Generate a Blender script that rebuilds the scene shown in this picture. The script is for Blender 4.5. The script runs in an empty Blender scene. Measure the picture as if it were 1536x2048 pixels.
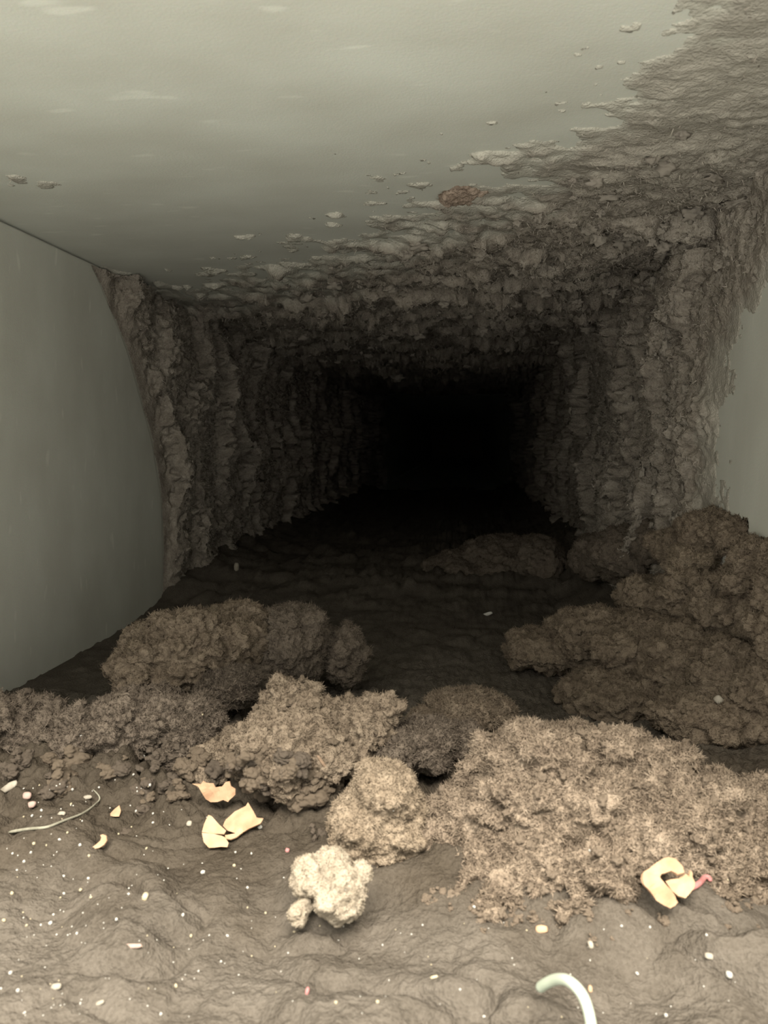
import bpy, bmesh, math, random
import numpy as np
from mathutils import Vector, Matrix

random.seed(7)
RNG = np.random.default_rng(11)
SC = bpy.context.scene
COL = SC.collection

# ------------------------------------------------------------------ camera
F = 1500.0                       # focal length in pixels of the 1536 x 2048 frame
VPX, VPY = 930.0, 880.0          # where the duct axis (+Y) meets the frame
PITCH = math.atan((1024 - VPY) / F)
YAW = math.atan((VPX - 768) / F * math.cos(PITCH))
cam_data = bpy.data.cameras.new('camera')
cam = bpy.data.objects.new('camera', cam_data)
COL.objects.link(cam)
cam.rotation_euler = (math.pi / 2 - PITCH, 0, YAW)
cam_data.sensor_fit = 'VERTICAL'
cam_data.sensor_height = 36.0
cam_data.lens = 36.0 * F / 2048
cam_data.clip_start = 0.005
cam_data.clip_end = 50
cam_data.dof.use_dof = True
cam_data.dof.focus_distance = 0.32
cam_data.dof.aperture_fstop = 36.0
SC.camera = cam

# ------------------------------------------------------------------ light: room ambience through the open end, plus two added area lights
world = bpy.data.worlds.new('room_light')
world.use_nodes = True
world.node_tree.nodes['Background'].inputs['Color'].default_value = (1.0, 0.975, 0.90, 1)
world.node_tree.nodes['Background'].inputs['Strength'].default_value = 0.70
SC.world = world
SC.view_settings.view_transform = 'Standard'
SC.view_settings.look = 'None'
SC.view_settings.gamma = 1.0
SC.view_settings.use_curve_mapping = False
SC.view_settings.exposure = 2.35
SC.cycles.max_bounces = 4; SC.cycles.diffuse_bounces = 2; SC.cycles.glossy_bounces = 2
top_light_data = bpy.data.lights.new('added_top_light', 'AREA')  # unseen overhead light, added to brighten the front floor
top_light_data.shape = 'RECTANGLE'; top_light_data.size = 1.2; top_light_data.size_y = 0.5
top_light_data.energy = 24.0; top_light_data.color = (1.0, 0.93, 0.83)
top_light = bpy.data.objects.new('added_top_light', top_light_data); COL.objects.link(top_light)
top_light.location = (0.10, -0.63, 1.15)
top_light.rotation_euler = (Vector((-0.02, 0.12, -0.05)) - Vector(top_light.location)).to_track_quat('-Z', 'Y').to_euler()
low_light_data = bpy.data.lights.new('added_low_light', 'AREA')  # unseen low light, added to brighten the near ceiling
low_light_data.shape = 'RECTANGLE'; low_light_data.size = 1.4; low_light_data.size_y = 0.8
low_light_data.energy = 2.3; low_light_data.color = (0.96, 1.0, 0.92)
low_light = bpy.data.objects.new('added_low_light', low_light_data); COL.objects.link(low_light)
low_light.location = (0.15, -0.85, -0.95)
low_light.rotation_euler = (Vector((-0.02, 0.12, 0.05)) - Vector(low_light.location)).to_track_quat('-Z', 'Y').to_euler()

# ------------------------------------------------------------------ duct dimensions (metres, camera at the origin)
XL, XR, ZC, ZF = -0.200, 0.104, 0.094, -0.112
Y0, Y1 = 0.080, 4.5
ZD = -0.100                      # mean top of the floor dust

_fw = Vector((0, math.cos(PITCH), -math.sin(PITCH)))
_up = Vector((0, math.sin(PITCH), math.cos(PITCH)))
_rz = Matrix.Rotation(YAW, 3, 'Z')
FW, UP, RT = _rz @ _fw, _rz @ _up, _rz @ Vector((1, 0, 0))
def ray(px, py): return FW + RT * ((px - 768) / F) + UP * ((1024 - py) / F)
def at(px, py, y):
    v = ray(px, py); return v * (y / v.y)
def on_floor(px, py, z=ZD):
    v = ray(px, py); return v * (z / v.z)

# ------------------------------------------------------------------ vector noise
_perm = np.random.default_rng(3).permutation(256).astype(np.int64)
_perm = np.concatenate([_perm, _perm])
_g = np.random.default_rng(4).normal(size=(256, 3)); _g /= np.linalg.norm(_g, axis=1)[:, None]
_g = _g.astype(np.float32)
def perlin(p, seed=0):
    p = np.asarray(p, dtype=np.float32) + np.float32(seed * 17.31 + 0.37)
    i = np.floor(p); f = p - i; i = i.astype(np.int64) & 255
    u = f * f * f * (f * (f * 6 - 15) + 10)
    out = 0
    for a in (0, 1):
        wa = u[:, 0] if a else 1 - u[:, 0]
        h1 = _perm[(i[:, 0] + a) & 255]
        for b in (0, 1):
            wb = u[:, 1] if b else 1 - u[:, 1]
            h2 = _perm[(h1 + i[:, 1] + b) & 255]
            for c in (0, 1):
                wc = u[:, 2] if c else 1 - u[:, 2]
                g = _g[_perm[(h2 + i[:, 2] + c) & 255]]
                d = g[:, 0] * (f[:, 0] - a) + g[:, 1] * (f[:, 1] - b) + g[:, 2] * (f[:, 2] - c)
                out = out + wa * wb * wc * d
    return out * 1.5
def fbm(p, octaves=3, seed=0, gain=0.5):
    s, a = 0, 1.0
    for o in range(octaves):
        s = s + a * perlin(p * (2.03 ** o), seed + o); a *= gain
    return s
def billow(p, octaves=3, seed=0, gain=0.5):
    s, a, t = 0, 1.0, 0
    for o in range(octaves):
        s = s + a * np.abs(perlin(p * (2.07 ** o), seed + o)); t += a; a *= gain
    return s / t
_jit = np.random.default_rng(6).uniform(0.05, 0.95, (256, 3)).astype(np.float32)
def grains(p, seed=0):
    """rounded granules: 1 at the heart of a grain, falling off to its rim"""
    p = np.asarray(p, dtype=np.float32) + np.float32(seed * 7.7); i = np.floor(p); f = p - i; i = i.astype(np.int64) & 255
    best = np.full(len(p), 9.0, dtype=np.float32)
    for a in (-1, 0, 1):
        h1 = _perm[(i[:, 0] + a) & 255]
        for b in (-1, 0, 1):
            h2 = _perm[(h1 + i[:, 1] + b) & 255]
            for c in (-1, 0, 1):
                j = _jit[_perm[(h2 + i[:, 2] + c) & 255]]
                d = (a + j[:, 0] - f[:, 0]) ** 2 + (b + j[:, 1] - f[:, 1]) ** 2 + (c + j[:, 2] - f[:, 2]) ** 2
                best = np.minimum(best, d)
    return np.clip(1 - best * 1.5, 0, 1)
def smooth(a, b, x):
    t = np.clip((x - a) / (b - a), 0, 1); return t * t * (3 - 2 * t)
def P3(x, y, z): return np.stack([x, y, z], axis=1).astype(np.float32)

# ------------------------------------------------------------------ materials
def new_mat(name):
    m = bpy.data.materials.new(name); m.use_nodes = True
    nt = m.node_tree
    return m, nt, nt.nodes['Principled BSDF']
def dust_mat(name, dark, mid, pale, scale=140, bump=0.5, grain=1500, vary=0.25):
    m, nt, b = new_mat(name); N, L = nt.nodes, nt.links
    tc = N.new('ShaderNodeTexCoord')
    n1 = N.new('ShaderNodeTexNoise'); n1.inputs['Scale'].default_value = scale; n1.inputs['Detail'].default_value = 3; n1.inputs['Roughness'].default_value = 0.7
    n2 = N.new('ShaderNodeTexNoise'); n2.inputs['Scale'].default_value = grain; n2.inputs['Detail'].default_value = 1.5; n2.inputs['Roughness'].default_value = 0.7
    L.new(tc.outputs['Object'], n1.inputs['Vector']); L.new(tc.outputs['Object'], n2.inputs['Vector'])
    mix = N.new('ShaderNodeMath'); mix.operation = 'MULTIPLY_ADD'; mix.inputs[1].default_value = 0.45
    L.new(n2.outputs['Fac'], mix.inputs[0])
    sub = N.new('ShaderNodeMath'); sub.operation = 'MULTIPLY'; sub.inputs[1].default_value = 0.62
    L.new(n1.outputs['Fac'], sub.inputs[0]); L.new(sub.outputs[0], mix.inputs[2])
    oi = N.new('ShaderNodeObjectInfo')
    rv = N.new('ShaderNodeMath'); rv.operation = 'MULTIPLY_ADD'; rv.inputs[1].default_value = vary; 
    L.new(oi.outputs['Random'], rv.inputs[0]); L.new(mix.outputs[0], rv.inputs[2])
    r = N.new('ShaderNodeValToRGB')
    e = r.color_ramp.elements
    e[0].position, e[0].color = 0.38, (*dark, 1); e[1].position, e[1].color = 0.86, (*pale, 1)
    k = e.new(0.58); k.color = (*mid, 1)
    L.new(rv.outputs[0], r.inputs['Fac']); L.new(r.outputs['Color'], b.inputs['Base Color'])
    bp = N.new('ShaderNodeBump'); bp.inputs['Strength'].default_value = bump; bp.inputs['Distance'].default_value = 0.0012
    L.new(n2.outputs['Fac'], bp.inputs['Height']); L.new(bp.outputs['Normal'], b.inputs['Normal'])
    b.inputs['Roughness'].default_value = 1.0
    b.inputs['Specular IOR Level'].default_value = 0.0
    return m
M_FLOOR = dust_mat('grey_brown_dust', (0.056, 0.048, 0.038), (0.083, 0.072, 0.058), (0.115, 0.101, 0.083), 90, 0.6, 1300, 0)
M_CLUMP = dust_mat('brown_lint', (0.078, 0.060, 0.043), (0.128, 0.101, 0.073), (0.190, 0.154, 0.113), 160, 0.6, 1600, 0.06)
M_DARK = dust_mat('dark_lint', (0.060, 0.048, 0.037), (0.096, 0.078, 0.060), (0.138, 0.114, 0.089), 160, 0.6, 1600, 0.06)
M_PALE = dust_mat('pale_lint', (0.165, 0.138, 0.100), (0.235, 0.20, 0.150), (0.30, 0.262, 0.205), 220, 0.4, 1600, 0)
M_TAN = dust_mat('tan_lint', (0.115, 0.089, 0.062), (0.175, 0.139, 0.099), (0.235, 0.193, 0.142), 180, 0.5, 1600, 0.06)
M_MOUND = dust_mat('mound_lint', (0.088, 0.068, 0.050), (0.160, 0.126, 0.092), (0.260, 0.212, 0.160), 130, 0.6, 1500, 0.06)
M_CRUST = dust_mat('grey_crust', (0.125, 0.106, 0.086), (0.20, 0.175, 0.142), (0.31, 0.280, 0.232), 90, 0.6, 900, 0.0)
M_FLAKE = dust_mat('pale_crust', (0.145, 0.125, 0.102), (0.235, 0.207, 0.170), (0.35, 0.318, 0.265), 150, 0.5, 900, 0.08)
# shade painted into the floor dust colour behind the brighter front
def shade_mix(m, attr, col):
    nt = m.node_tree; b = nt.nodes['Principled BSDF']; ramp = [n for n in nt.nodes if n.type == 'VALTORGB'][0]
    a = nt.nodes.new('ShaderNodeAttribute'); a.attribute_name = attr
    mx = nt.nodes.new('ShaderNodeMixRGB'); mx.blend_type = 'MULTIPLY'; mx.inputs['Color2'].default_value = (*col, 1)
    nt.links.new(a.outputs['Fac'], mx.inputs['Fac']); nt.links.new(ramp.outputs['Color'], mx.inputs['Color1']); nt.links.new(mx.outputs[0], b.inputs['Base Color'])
shade_mix(M_FLOOR, 'lint', (0.56, 0.53, 0.49))  # multiplies the dust colour darker as painted shade
# where the crust thins out the greyer, paler film of dust on the steel shows
_nt = M_CRUST.node_tree; _b = _nt.nodes['Principled BSDF']; _ramp = [n for n in _nt.nodes if n.type == 'VALTORGB'][0]
_at = _nt.nodes.new('ShaderNodeAttribute'); _at.attribute_name = 'thin'
_mx = _nt.nodes.new('ShaderNodeMixRGB'); _mx.inputs['Color2'].default_value = (0.34, 0.325, 0.27, 1)
_nt.links.new(_at.outputs['Fac'], _mx.inputs['Fac']); _nt.links.new(_ramp.outputs['Color'], _mx.inputs['Color1']); _nt.links.new(_mx.outputs[0], _b.inputs['Base Color'])

def metal_mat():
    m, nt, b = new_mat('dusty_galvanised_steel'); N, L = nt.nodes, nt.links
    tc = N.new('ShaderNodeTexCoord')
    mp = N.new('ShaderNodeMapping'); mp.inputs['Scale'].default_value = (25, 45, 25); L.new(tc.outputs['Object'], mp.inputs['Vector'])
    n1 = N.new('ShaderNodeTexNoise'); n1.inputs['Scale'].default_value = 0.8; n1.inputs['Detail'].default_value = 6; n1.inputs['Roughness'].default_value = 0.55
    L.new(mp.outputs[0], n1.inputs['Vector'])
    r = N.new('ShaderNodeValToRGB'); e = r.color_ramp.elements
    e[0].position, e[0].color = 0.3, (0.42, 0.41, 0.345, 1); e[1].position, e[1].color = 0.75, (0.50, 0.50, 0.43, 1)
    L.new(n1.outputs['Fac'], r.inputs['Fac'])
    # short pale scuffs along the cross direction
    mp2 = N.new('ShaderNodeMapping'); mp2.inputs['Scale'].default_value = (60, 190, 60); L.new(tc.outputs['Object'], mp2.inputs['Vector'])
    n2 = N.new('ShaderNodeTexNoise'); n2.inputs['Scale'].default_value = 1.0; n2.inputs['Detail'].default_value = 1
    L.new(mp2.outputs[0], n2.inputs['Vector'])
    r2 = N.new('ShaderNodeValToRGB'); r2.color_ramp.elements[0].position = 0.70; r2.color_ramp.elements[1].position = 0.78
    L.new(n2.outputs['Fac'], r2.inputs['Fac'])
    mx = N.new('ShaderNodeMixRGB'); mx.inputs['Color2'].default_value = (0.72, 0.72, 0.62, 1)
    f = N.new('ShaderNodeMath'); f.operation = 'MULTIPLY'; f.inputs[1].default_value = 0.28
    L.new(r2.outputs['Color'], f.inputs[0]); L.new(f.outputs[0], mx.inputs['Fac']); L.new(r.outputs['Color'], mx.inputs['Color1'])
    n3 = N.new('ShaderNodeTexNoise'); n3.inputs['Scale'].default_value = 1400; n3.inputs['Detail'].default_value = 2; L.new(tc.outputs['Object'], n3.inputs['Vector'])
    mx2 = N.new('ShaderNodeMixRGB'); mx2.blend_type = 'MULTIPLY'; mx2.inputs['Fac'].default_value = 0.12
    L.new(mx.outputs[0], mx2.inputs['Color1']); L.new(n3.outputs['Color'], mx2.inputs['Color2'])
    L.new(mx2.outputs[0], b.inputs['Base Color'])
    b.inputs['Roughness'].default_value = 0.62; b.inputs['Metallic'].default_value = 0.15
    bp = N.new('ShaderNodeBump'); bp.inputs['Strength'].default_value = 0.08; bp.inputs['Distance'].default_value = 0.001
    L.new(n3.outputs['Fac'], bp.inputs['Height']); L.new(bp.outputs['Normal'], b.inputs['Normal'])
    return m
M_METAL = metal_mat()
def plain_mat(name, c, c2=None, scale=400, rough=0.7):
    m, nt, b = new_mat(name); N, L = nt.nodes, nt.links
    c2 = c2 or tuple(x * 0.75 for x in c)
    tc = N.new('ShaderNodeTexCoord')
    n = N.new('ShaderNodeTexNoise'); n.inputs['Scale'].default_value = scale; n.inputs['Detail'].default_value = 4
    L.new(tc.outputs['Object'], n.inputs['Vector'])
    r = N.new('ShaderNodeValToRGB'); e = r.color_ramp.elements
    e[0].position, e[0].color = 0.35, (*c2, 1); e[1].position, e[1].color = 0.62, (*c, 1)
    L.new(n.outputs['Fac'], r.inputs['Fac']); L.new(r.outputs['Color'], b.inputs['Base Color'])
    b.inputs['Roughness'].default_value = rough; b.inputs['Specular IOR Level'].default_value = 0.2
    return m
M_WOOD = plain_mat('orange_shaving', (0.320, 0.205, 0.125), (0.255, 0.150, 0.086), 260)
M_WOODP = plain_mat('peach_shaving', (0.350, 0.235, 0.145), (0.300, 0.190, 0.110), 260)
M_PINK = plain_mat('pink_fibre', (0.300, 0.128, 0.120), (0.248, 0.100, 0.092), 600)
M_PALEPINK = plain_mat('pale_pink_chip', (0.288, 0.200, 0.168), (0.200, 0.144, 0.116), 600)
M_MINT = plain_mat('pale_mint_plastic', (0.320, 0.352, 0.280), (0.296, 0.328, 0.252), 200, 0.45)
M_STEM = plain_mat('grey_green_stem', (0.20, 0.19, 0.145), (0.150, 0.142, 0.105), 500)
M_CHIP = plain_mat('pale_grey_chip', (0.240, 0.216, 0.172), (0.176, 0.152, 0.116), 500)
M_WHITE = plain_mat('white_grit', (0.352, 0.340, 0.304), (0.288, 0.272, 0.232), 1500)
M_CREAM = plain_mat('cream_grit', (0.320, 0.280, 0.192), (0.248, 0.208, 0.132), 1500)
M_SPLINT = plain_mat('brown_splinter', (0.168, 0.116, 0.076), (0.120, 0.084, 0.056), 700)
M_RUST = dust_mat('rusty_lint', (0.120, 0.088, 0.066), (0.195, 0.150, 0.115), (0.28, 0.225, 0.178), 200, 0.5, 1200, 0)

# ------------------------------------------------------------------ mesh helpers
def tag(o, label=None, cat=None, group=None, kind=None):
    if label: o['label'] = label
    if cat: o['category'] = cat
    if group: o['group'] = group
    if kind: o['kind'] = kind
    return o
def link(name, me, mat=None, parent=None):
    o = bpy.data.objects.new(name, me); COL.objects.link(o)
    if mat and me is not None and not me.materials: me.materials.append(mat)
    if parent: o.parent = parent
    return o
def np_mesh(name, v, faces, smooth_shade=True):
    """faces: (n, 3) or (n, 4) index array"""
    v = np.ascontiguousarray(v, dtype=np.float32); faces = np.ascontiguousarray(faces, dtype=np.int32)
    k = faces.shape[1]; me = bpy.data.meshes.new(name)
    me.vertices.add(len(v)); me.vertices.foreach_set('co', v.ravel())
    me.loops.add(faces.size); me.loops.foreach_set('vertex_index', faces.ravel())
    me.polygons.add(len(faces))
    me.polygons.foreach_set('loop_start', np.arange(0, faces.size, k, dtype=np.int32))
    me.update(calc_edges=True); me.validate()
    if smooth_shade: me.polygons.foreach_set('use_smooth', np.ones(len(me.polygons), dtype=bool))
    return me
def grid_faces(nr, nc):
    a = np.arange(nr * nc, dtype=np.int32).reshape(nr, nc)
    return np.stack([a[:-1, :-1], a[:-1, 1:], a[1:, 1:], a[1:, :-1]], axis=-1).reshape(-1, 4)
def compact(v, faces):
    used = np.zeros(len(v), dtype=bool); used[faces.ravel()] = True
    idx = np.cumsum(used) - 1
    return v[used], idx[faces]
def box_mesh(name, lo, hi):
    bm = bmesh.new(); bmesh.ops.create_cube(bm, size=1)
    for v in bm.verts:
        v.co = Vector([(lo[k] + hi[k]) / 2 + v.co[k] * (hi[k] - lo[k]) for k in range(3)])
    me = bpy.data.meshes.new(name); bm.to_mesh(me); bm.free(); return me
def ico(sub):
    bm = bmesh.new(); bmesh.ops.create_icosphere(bm, subdivisions=sub, radius=1)
    v = np.array([x.co for x in bm.verts], dtype=np.float32)
    f = np.array([[q.index for q in x.verts] for x in bm.faces], dtype=np.int32)
    bm.free(); return v, f
ICO2, ICO3 = ico(2), ico(3)

# ------------------------------------------------------------------ the duct shell
T = 0.004
def shell(name, lo, hi):
    return tag(link(name, box_mesh(name, lo, hi), M_METAL), kind='structure')
shell('floor', (XL - T, Y0, ZF - T), (XR + T, Y1, ZF))
shell('ceiling', (XL - T, Y0, ZC), (XR + T, Y1, ZC + T))
wall_left = shell('wall_left', (XL - T, Y0, ZF), (XL, Y1, ZC))
shell('wall_right', (XR, Y0, ZF), (XR + T, Y1, ZC))
wall_back = shell('wall_back', (XL - T, Y1, ZF - T), (XR + T, Y1 + T, ZC + T))
wall_back.data.materials[0] = M_DARK

# the clean liner sheet on the left wall, ending in a bowed edge
EZ = np.array([-0.112, -0.083, -0.04, 0.0, 0.053, 0.085, 0.094]); EY = np.array([0.470, 0.4745, 0.4755, 0.4625, 0.431, 0.400, 0.390])
def liner():
    bm = bmesh.new(); zs = np.linspace(ZF, ZC - 0.0012, 25); t = 0.0016
    prev = None
    for z in zs:
        ye = float(np.interp(z, EZ, EY))
        row = [bm.verts.new((XL, Y0, z)), bm.verts.new((XL + t, Y0, z)), bm.verts.new((XL + t, ye - 0.002, z)), bm.verts.new((XL + t * 0.6, ye, z)), bm.verts.new((XL, ye, z))]
        if prev:
            for k in range(4): bm.faces.new((prev[k], prev[k + 1], row[k + 1], row[k]))
        prev = row
    bmesh.ops.recalc_face_normals(bm, faces=bm.faces)
    me = bpy.data.meshes.new('liner_sheet'); bm.to_mesh(me); bm.free(); return me
link('liner_sheet', liner(), M_METAL, wall_left)

# ------------------------------------------------------------------ dust crusts on ceiling and walls
def depth_rows(half, px_min, px_max, step, far=2.15):
    """depths whose rows are evenly spaced in the view for a surface HALF metres off the axis"""
    px = np.arange(px_max, px_min, -step); d = half * F / px
    return d[d < far]
def lump_mesh(name, seed, squash=(1, 1, 1), amp=0.35, sub=2):
    v, f = ICO2 if sub == 2 else ICO3
    n = v * (1 + amp * (fbm(v * 1.6, 3, seed, 0.6))[:, None])
    return np_mesh(name, n * np.array(squash, dtype=np.float32), f)
FLAKES = [lump_mesh('dust_flake', 40 + k, (1.0, 0.7 + 0.08 * (k % 3), 0.6), 0.8, 3) for k in range(8)]
CRUMBS = [lump_mesh('dust_crumb', 60 + k, (1, 0.9, 0.75), 0.7, 3) for k in range(8)]
for k in range(8):
    FLAKES[k].materials.append(M_FLAKE); 

def crust(name, label, u0, u1, nu, half, to_world, normal, mask_fn, rows, seed, n_flakes, flake_max, thin_amt=0.85, near_film=0.0, ridge=1.0):
    """U runs across the duct, rows along it; TO_WORLD(u, y) gives the sheet, NORMAL points into the duct"""
    us = np.linspace(u0, u1, nu); U, Y = np.meshgrid(us, rows); U, Y = U.ravel(), Y.ravel()
    base = to_world(U, Y); nrm = np.array(normal, dtype=np.float32)
    wob = perlin(P3(U * 16, Y * 12, U * 0 + seed), seed)
    mask = mask_fn(U, Y)
    # ripples that run across the air stream, broken up into lumps
    wob2 = fbm(P3(U * 70, Y * 50, U * 0 + 3), 3, seed + 12, 0.6)
    def saw(freq, warp, sd):
        ph = Y * freq + warp; k = np.floor(ph); tt = ph - k
        up = smooth(0.0, 0.30, tt); dn = np.clip(1 - (tt - 0.30) / 0.70, 0, 1) ** 1.3
        a = np.clip(0.55 + 0.9 * perlin(P3(U * freq * 0.9, k * 3.7, U * 0 + 1), sd), 0.05, 1.3)
        return np.where(tt < 0.30, up, dn) * a
    rip = saw(19, wob * 0.9 + wob2 * 0.26, seed + 1)
    rip2 = saw(58, wob * 2.0 + wob2 * 0.7, seed + 2)
    lump = np.clip(0.26 + 0.34 * fbm(P3(U * 38, Y * 38, U * 0 + 5), 3, seed + 3, 0.55), 0.02, 0.8)
    fine = fbm(P3(U * 420, Y * 420, U * 0 + 2), 3, seed + 6, 0.7)
    gr = grains(P3(U * 240, Y * 240 + wob2, U * 0 + 7), seed)
    grow = 0.24 + 0.76 * smooth(0.19, 0.42, Y)
    soft = 0.0140 * ridge * rip * (0.55 + 0.7 * lump) + 0.0032 * rip2
    h = mask * grow * (0.0006 + soft + 0.0040 * lump + 0.0004 * gr + 0.0003 * fine)
    h = np.where(mask < 0.03, -0.0008, h)
    lean = np.array((0, -1, 0), dtype=np.float32)
    v = base + nrm * h[:, None] + lean * (mask * grow * soft * 0.6)[:, None]
    # roughen in all three directions so that steep fronts break up too
    k = (mask * grow)[:, None]
    for fq, am, o_ in ((95, 0.0022, 2), (260, 0.0015, 2)):
        v = v + k * am * np.stack([fbm(v * fq, o_, seed + 20 + q + int(fq), 0.6) for q in range(3)], axis=1)
    v = v + k * nrm * (0.0016 * (grains(v * 300, seed + 5) - 0.3))[:, None]
    v = v.astype(np.float32)
    faces = grid_faces(len(rows), nu)
    keep = (mask[faces].max(axis=1) > 0.03)
    thin = np.maximum(smooth(0.55, 0.05, mask) * thin_amt, near_film * smooth(0.36, 0.20, Y))
    used = np.zeros(len(v), dtype=bool); used[faces[keep].ravel()] = True
    vv, ff = compact(v, faces[keep])
    o = tag(link(name, np_mesh(name, vv, ff), M_CRUST), label, 'dust', None, 'stuff')
    at_ = o.data.attributes.new('thin', 'FLOAT', 'POINT'); at_.data.foreach_set('value', thin[used].astype(np.float32))
    # separate flakes sitting on the crests, nearest the opening first
    w = (mask ** 1.0) * np.clip(h, 0.001, None) ** 1.0 * (mask > 0.2) * (rows[0] + 0.08) ** 2 / (Y ** 2.2)
    w[(Y > 0.95)] = 0; w = w * (0.02 + smooth(0.24, 0.33, Y))
    if abs(nrm[0]) > 0.5: w = w * (U > -0.045)
    # a nap of loose fibres
    nf = 45000; wf = (mask ** 2) * (Y < 1.0) * (0.15 + smooth(0.22, 0.36, Y)) * smooth(1.1, 0.4, Y); i = RNG.choice(len(w), size=nf, p=wf / wf.sum())
    dr = nrm * 0.5 + np.array((0, -0.9, 0)) + RNG.normal(0, 0.7, (nf, 3)); dr /= np.linalg.norm(dr, axis=1)[:, None]
    sd = np.cross(dr, RNG.normal(size=(nf, 3))); sd /= np.linalg.norm(sd, axis=1)[:, None]
    ln = (RNG.uniform(0.4, 1.0, nf) ** 2 * 0.0042 * (0.4 + Y[i]))[:, None]; wd = (0.00035 * (0.3 + Y[i]))[:, None]
    b0 = v[i] - nrm * 0.0003 + sd * RNG.uniform(-0.001, 0.001, (nf, 1))
    tri = np.stack([b0 - sd * wd, b0 + sd * wd, b0 + dr * ln], axis=1).reshape(-1, 3)
    fz = link('lint_fuzz', np_mesh('lint_fuzz', tri, np.arange(3 * nf).reshape(-1, 3), False), M_FLAKE, o); fz['kind'] = 'stuff'
    pick = RNG.choice(len(w), size=n_flakes, replace=False, p=w / w.sum())
    for i in pick:
        f = bpy.data.objects.new('dust_flake', FLAKES[int(RNG.integers(8))]); COL.objects.link(f); f.parent = o
        s = float(RNG.uniform(0.35, 1.0) ** 1.6 * flake_max * (0.6 + 0.8 * min(1, Y[i])))
        f.location = v[i] + nrm * s * 0.15
        z = Vector(nrm)
        x = Vector((0, 0, 1)) if abs(nrm[0]) > 0.5 else Vector((1, 0, 0))
        yv = z.cross(x)
        m = Matrix((x, yv, z)).transposed().to_4x4()
        f.rotation_euler = (m @ Matrix.Rotation(float(RNG.normal(0, 0.45)), 4, 'Z') @ Matrix.Rotation(float(RNG.normal(0, 0.4)), 4, 'X')).to_euler()
        f.scale = (s * float(RNG.uniform(0.8, 1.5)), s, s * float(RNG.uniform(0.8, 1.4)))
    return o

BX = np.array([-0.20, -0.187, -0.12, -0.055, -0.010, 0.024, 0.040, 0.050, 0.062, 0.104])
BY = np.array([0.47, 0.495, 0.44, 0.375, 0.305, 0.272, 0.225, 0.170, 0.13, 0.06])
def mask_ceiling(x, y):
    s = y - np.interp(x, BX, BY)
    n = fbm(P3(x * 26, y * 40, x * 0), 3, 21, 0.6)
    n2 = fbm(P3(x * 75, y * 95, x * 0 + 8), 3, 25, 0.6)
    m = smooth(-0.05, 0.16, s + 0.05 * n + 0.07 * n2) ** 1.3
    m = np.where(m < 0.05, 0, m)
    # lint caught in the corner with the left wall
    c = smooth(0.024, 0.0, x - XL) * smooth(0.37, 0.47, y) * smooth(-0.15, 0.35, fbm(P3(x * 60, y * 30, x * 0 + 4), 2, 33))
    pt = np.exp(-((x + 0.170) / 0.016) ** 2 - ((y - 0.262 - 0.5 * (x + 0.17)) / 0.008) ** 2) * (0.35 + 1.6 * n2 + 0.5 * n)
    return np.maximum(m, np.maximum(0.45 * c, np.where(pt > 0.2, 0.5 * pt, 0)))
def mask_left(z, y):
    e = np.interp(z, EZ, EY) + 0.0008
    n = fbm(P3(z * 40, y * 40, z * 0), 2, 51)
    return smooth(0.0, 0.030, y - e + 0.006 * np.clip(n, 0, 1)) * (0.75 + 0.25 * smooth(0.5, 0.6, y))
RZ = np.array([-0.112, -0.035, 0.0, 0.030, 0.044, 0.060, 0.075, 0.094]); RY = np.array([0.312, 0.312, 0.316, 0.312, 0.300, 0.265, 0.22, 0.16])
def mask_right(z, y):
    e = np.interp(z, RZ, RY)
    n = fbm(P3(z * 70, y * 60, z * 0), 4, 71, 0.7)
    return smooth(-0.010, 0.060, y - e + 0.014 * n) ** 1.5

rows_c = depth_rows(ZC, 90, 880, 2.0, 1.5)
crust('dust_crust', 'flaky grey dust crust hanging under the duct ceiling', XL + 0.001, XR - 0.001, 240, ZC,
      lambda u, y: P3(u, y, u * 0 + ZC - 0.0002), (0, 0, -1), mask_ceiling, rows_c, 1, 300, 0.0040, 0.85, 0.42, 1.3)
rows_l = depth_rows(-XL, 160, 770, 1.25, 1.8)
crust('dust_crust', 'ridged brown dust crust on the left duct wall beyond the clean metal', ZF + 0.004, ZC - 0.001, 190, -XL,
      lambda u, y: P3(u * 0 + XL + 0.0002, y, u), (1, 0, 0), mask_left, rows_l, 2, 160, 0.0022, 0.0, 0.0, 1.7)
rows_r = depth_rows(XR, 90, 900, 1.6, 1.6)
crust('dust_crust', 'ridged grey dust crust on the right duct wall', ZF + 0.004, ZC - 0.001, 190, XR,
      lambda u, y: P3(u * 0 + XR - 0.0002, y, u), (-1, 0, 0), mask_right, rows_r, 3, 220, 0.0028, 0.5, 0.1, 1.6)

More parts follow.
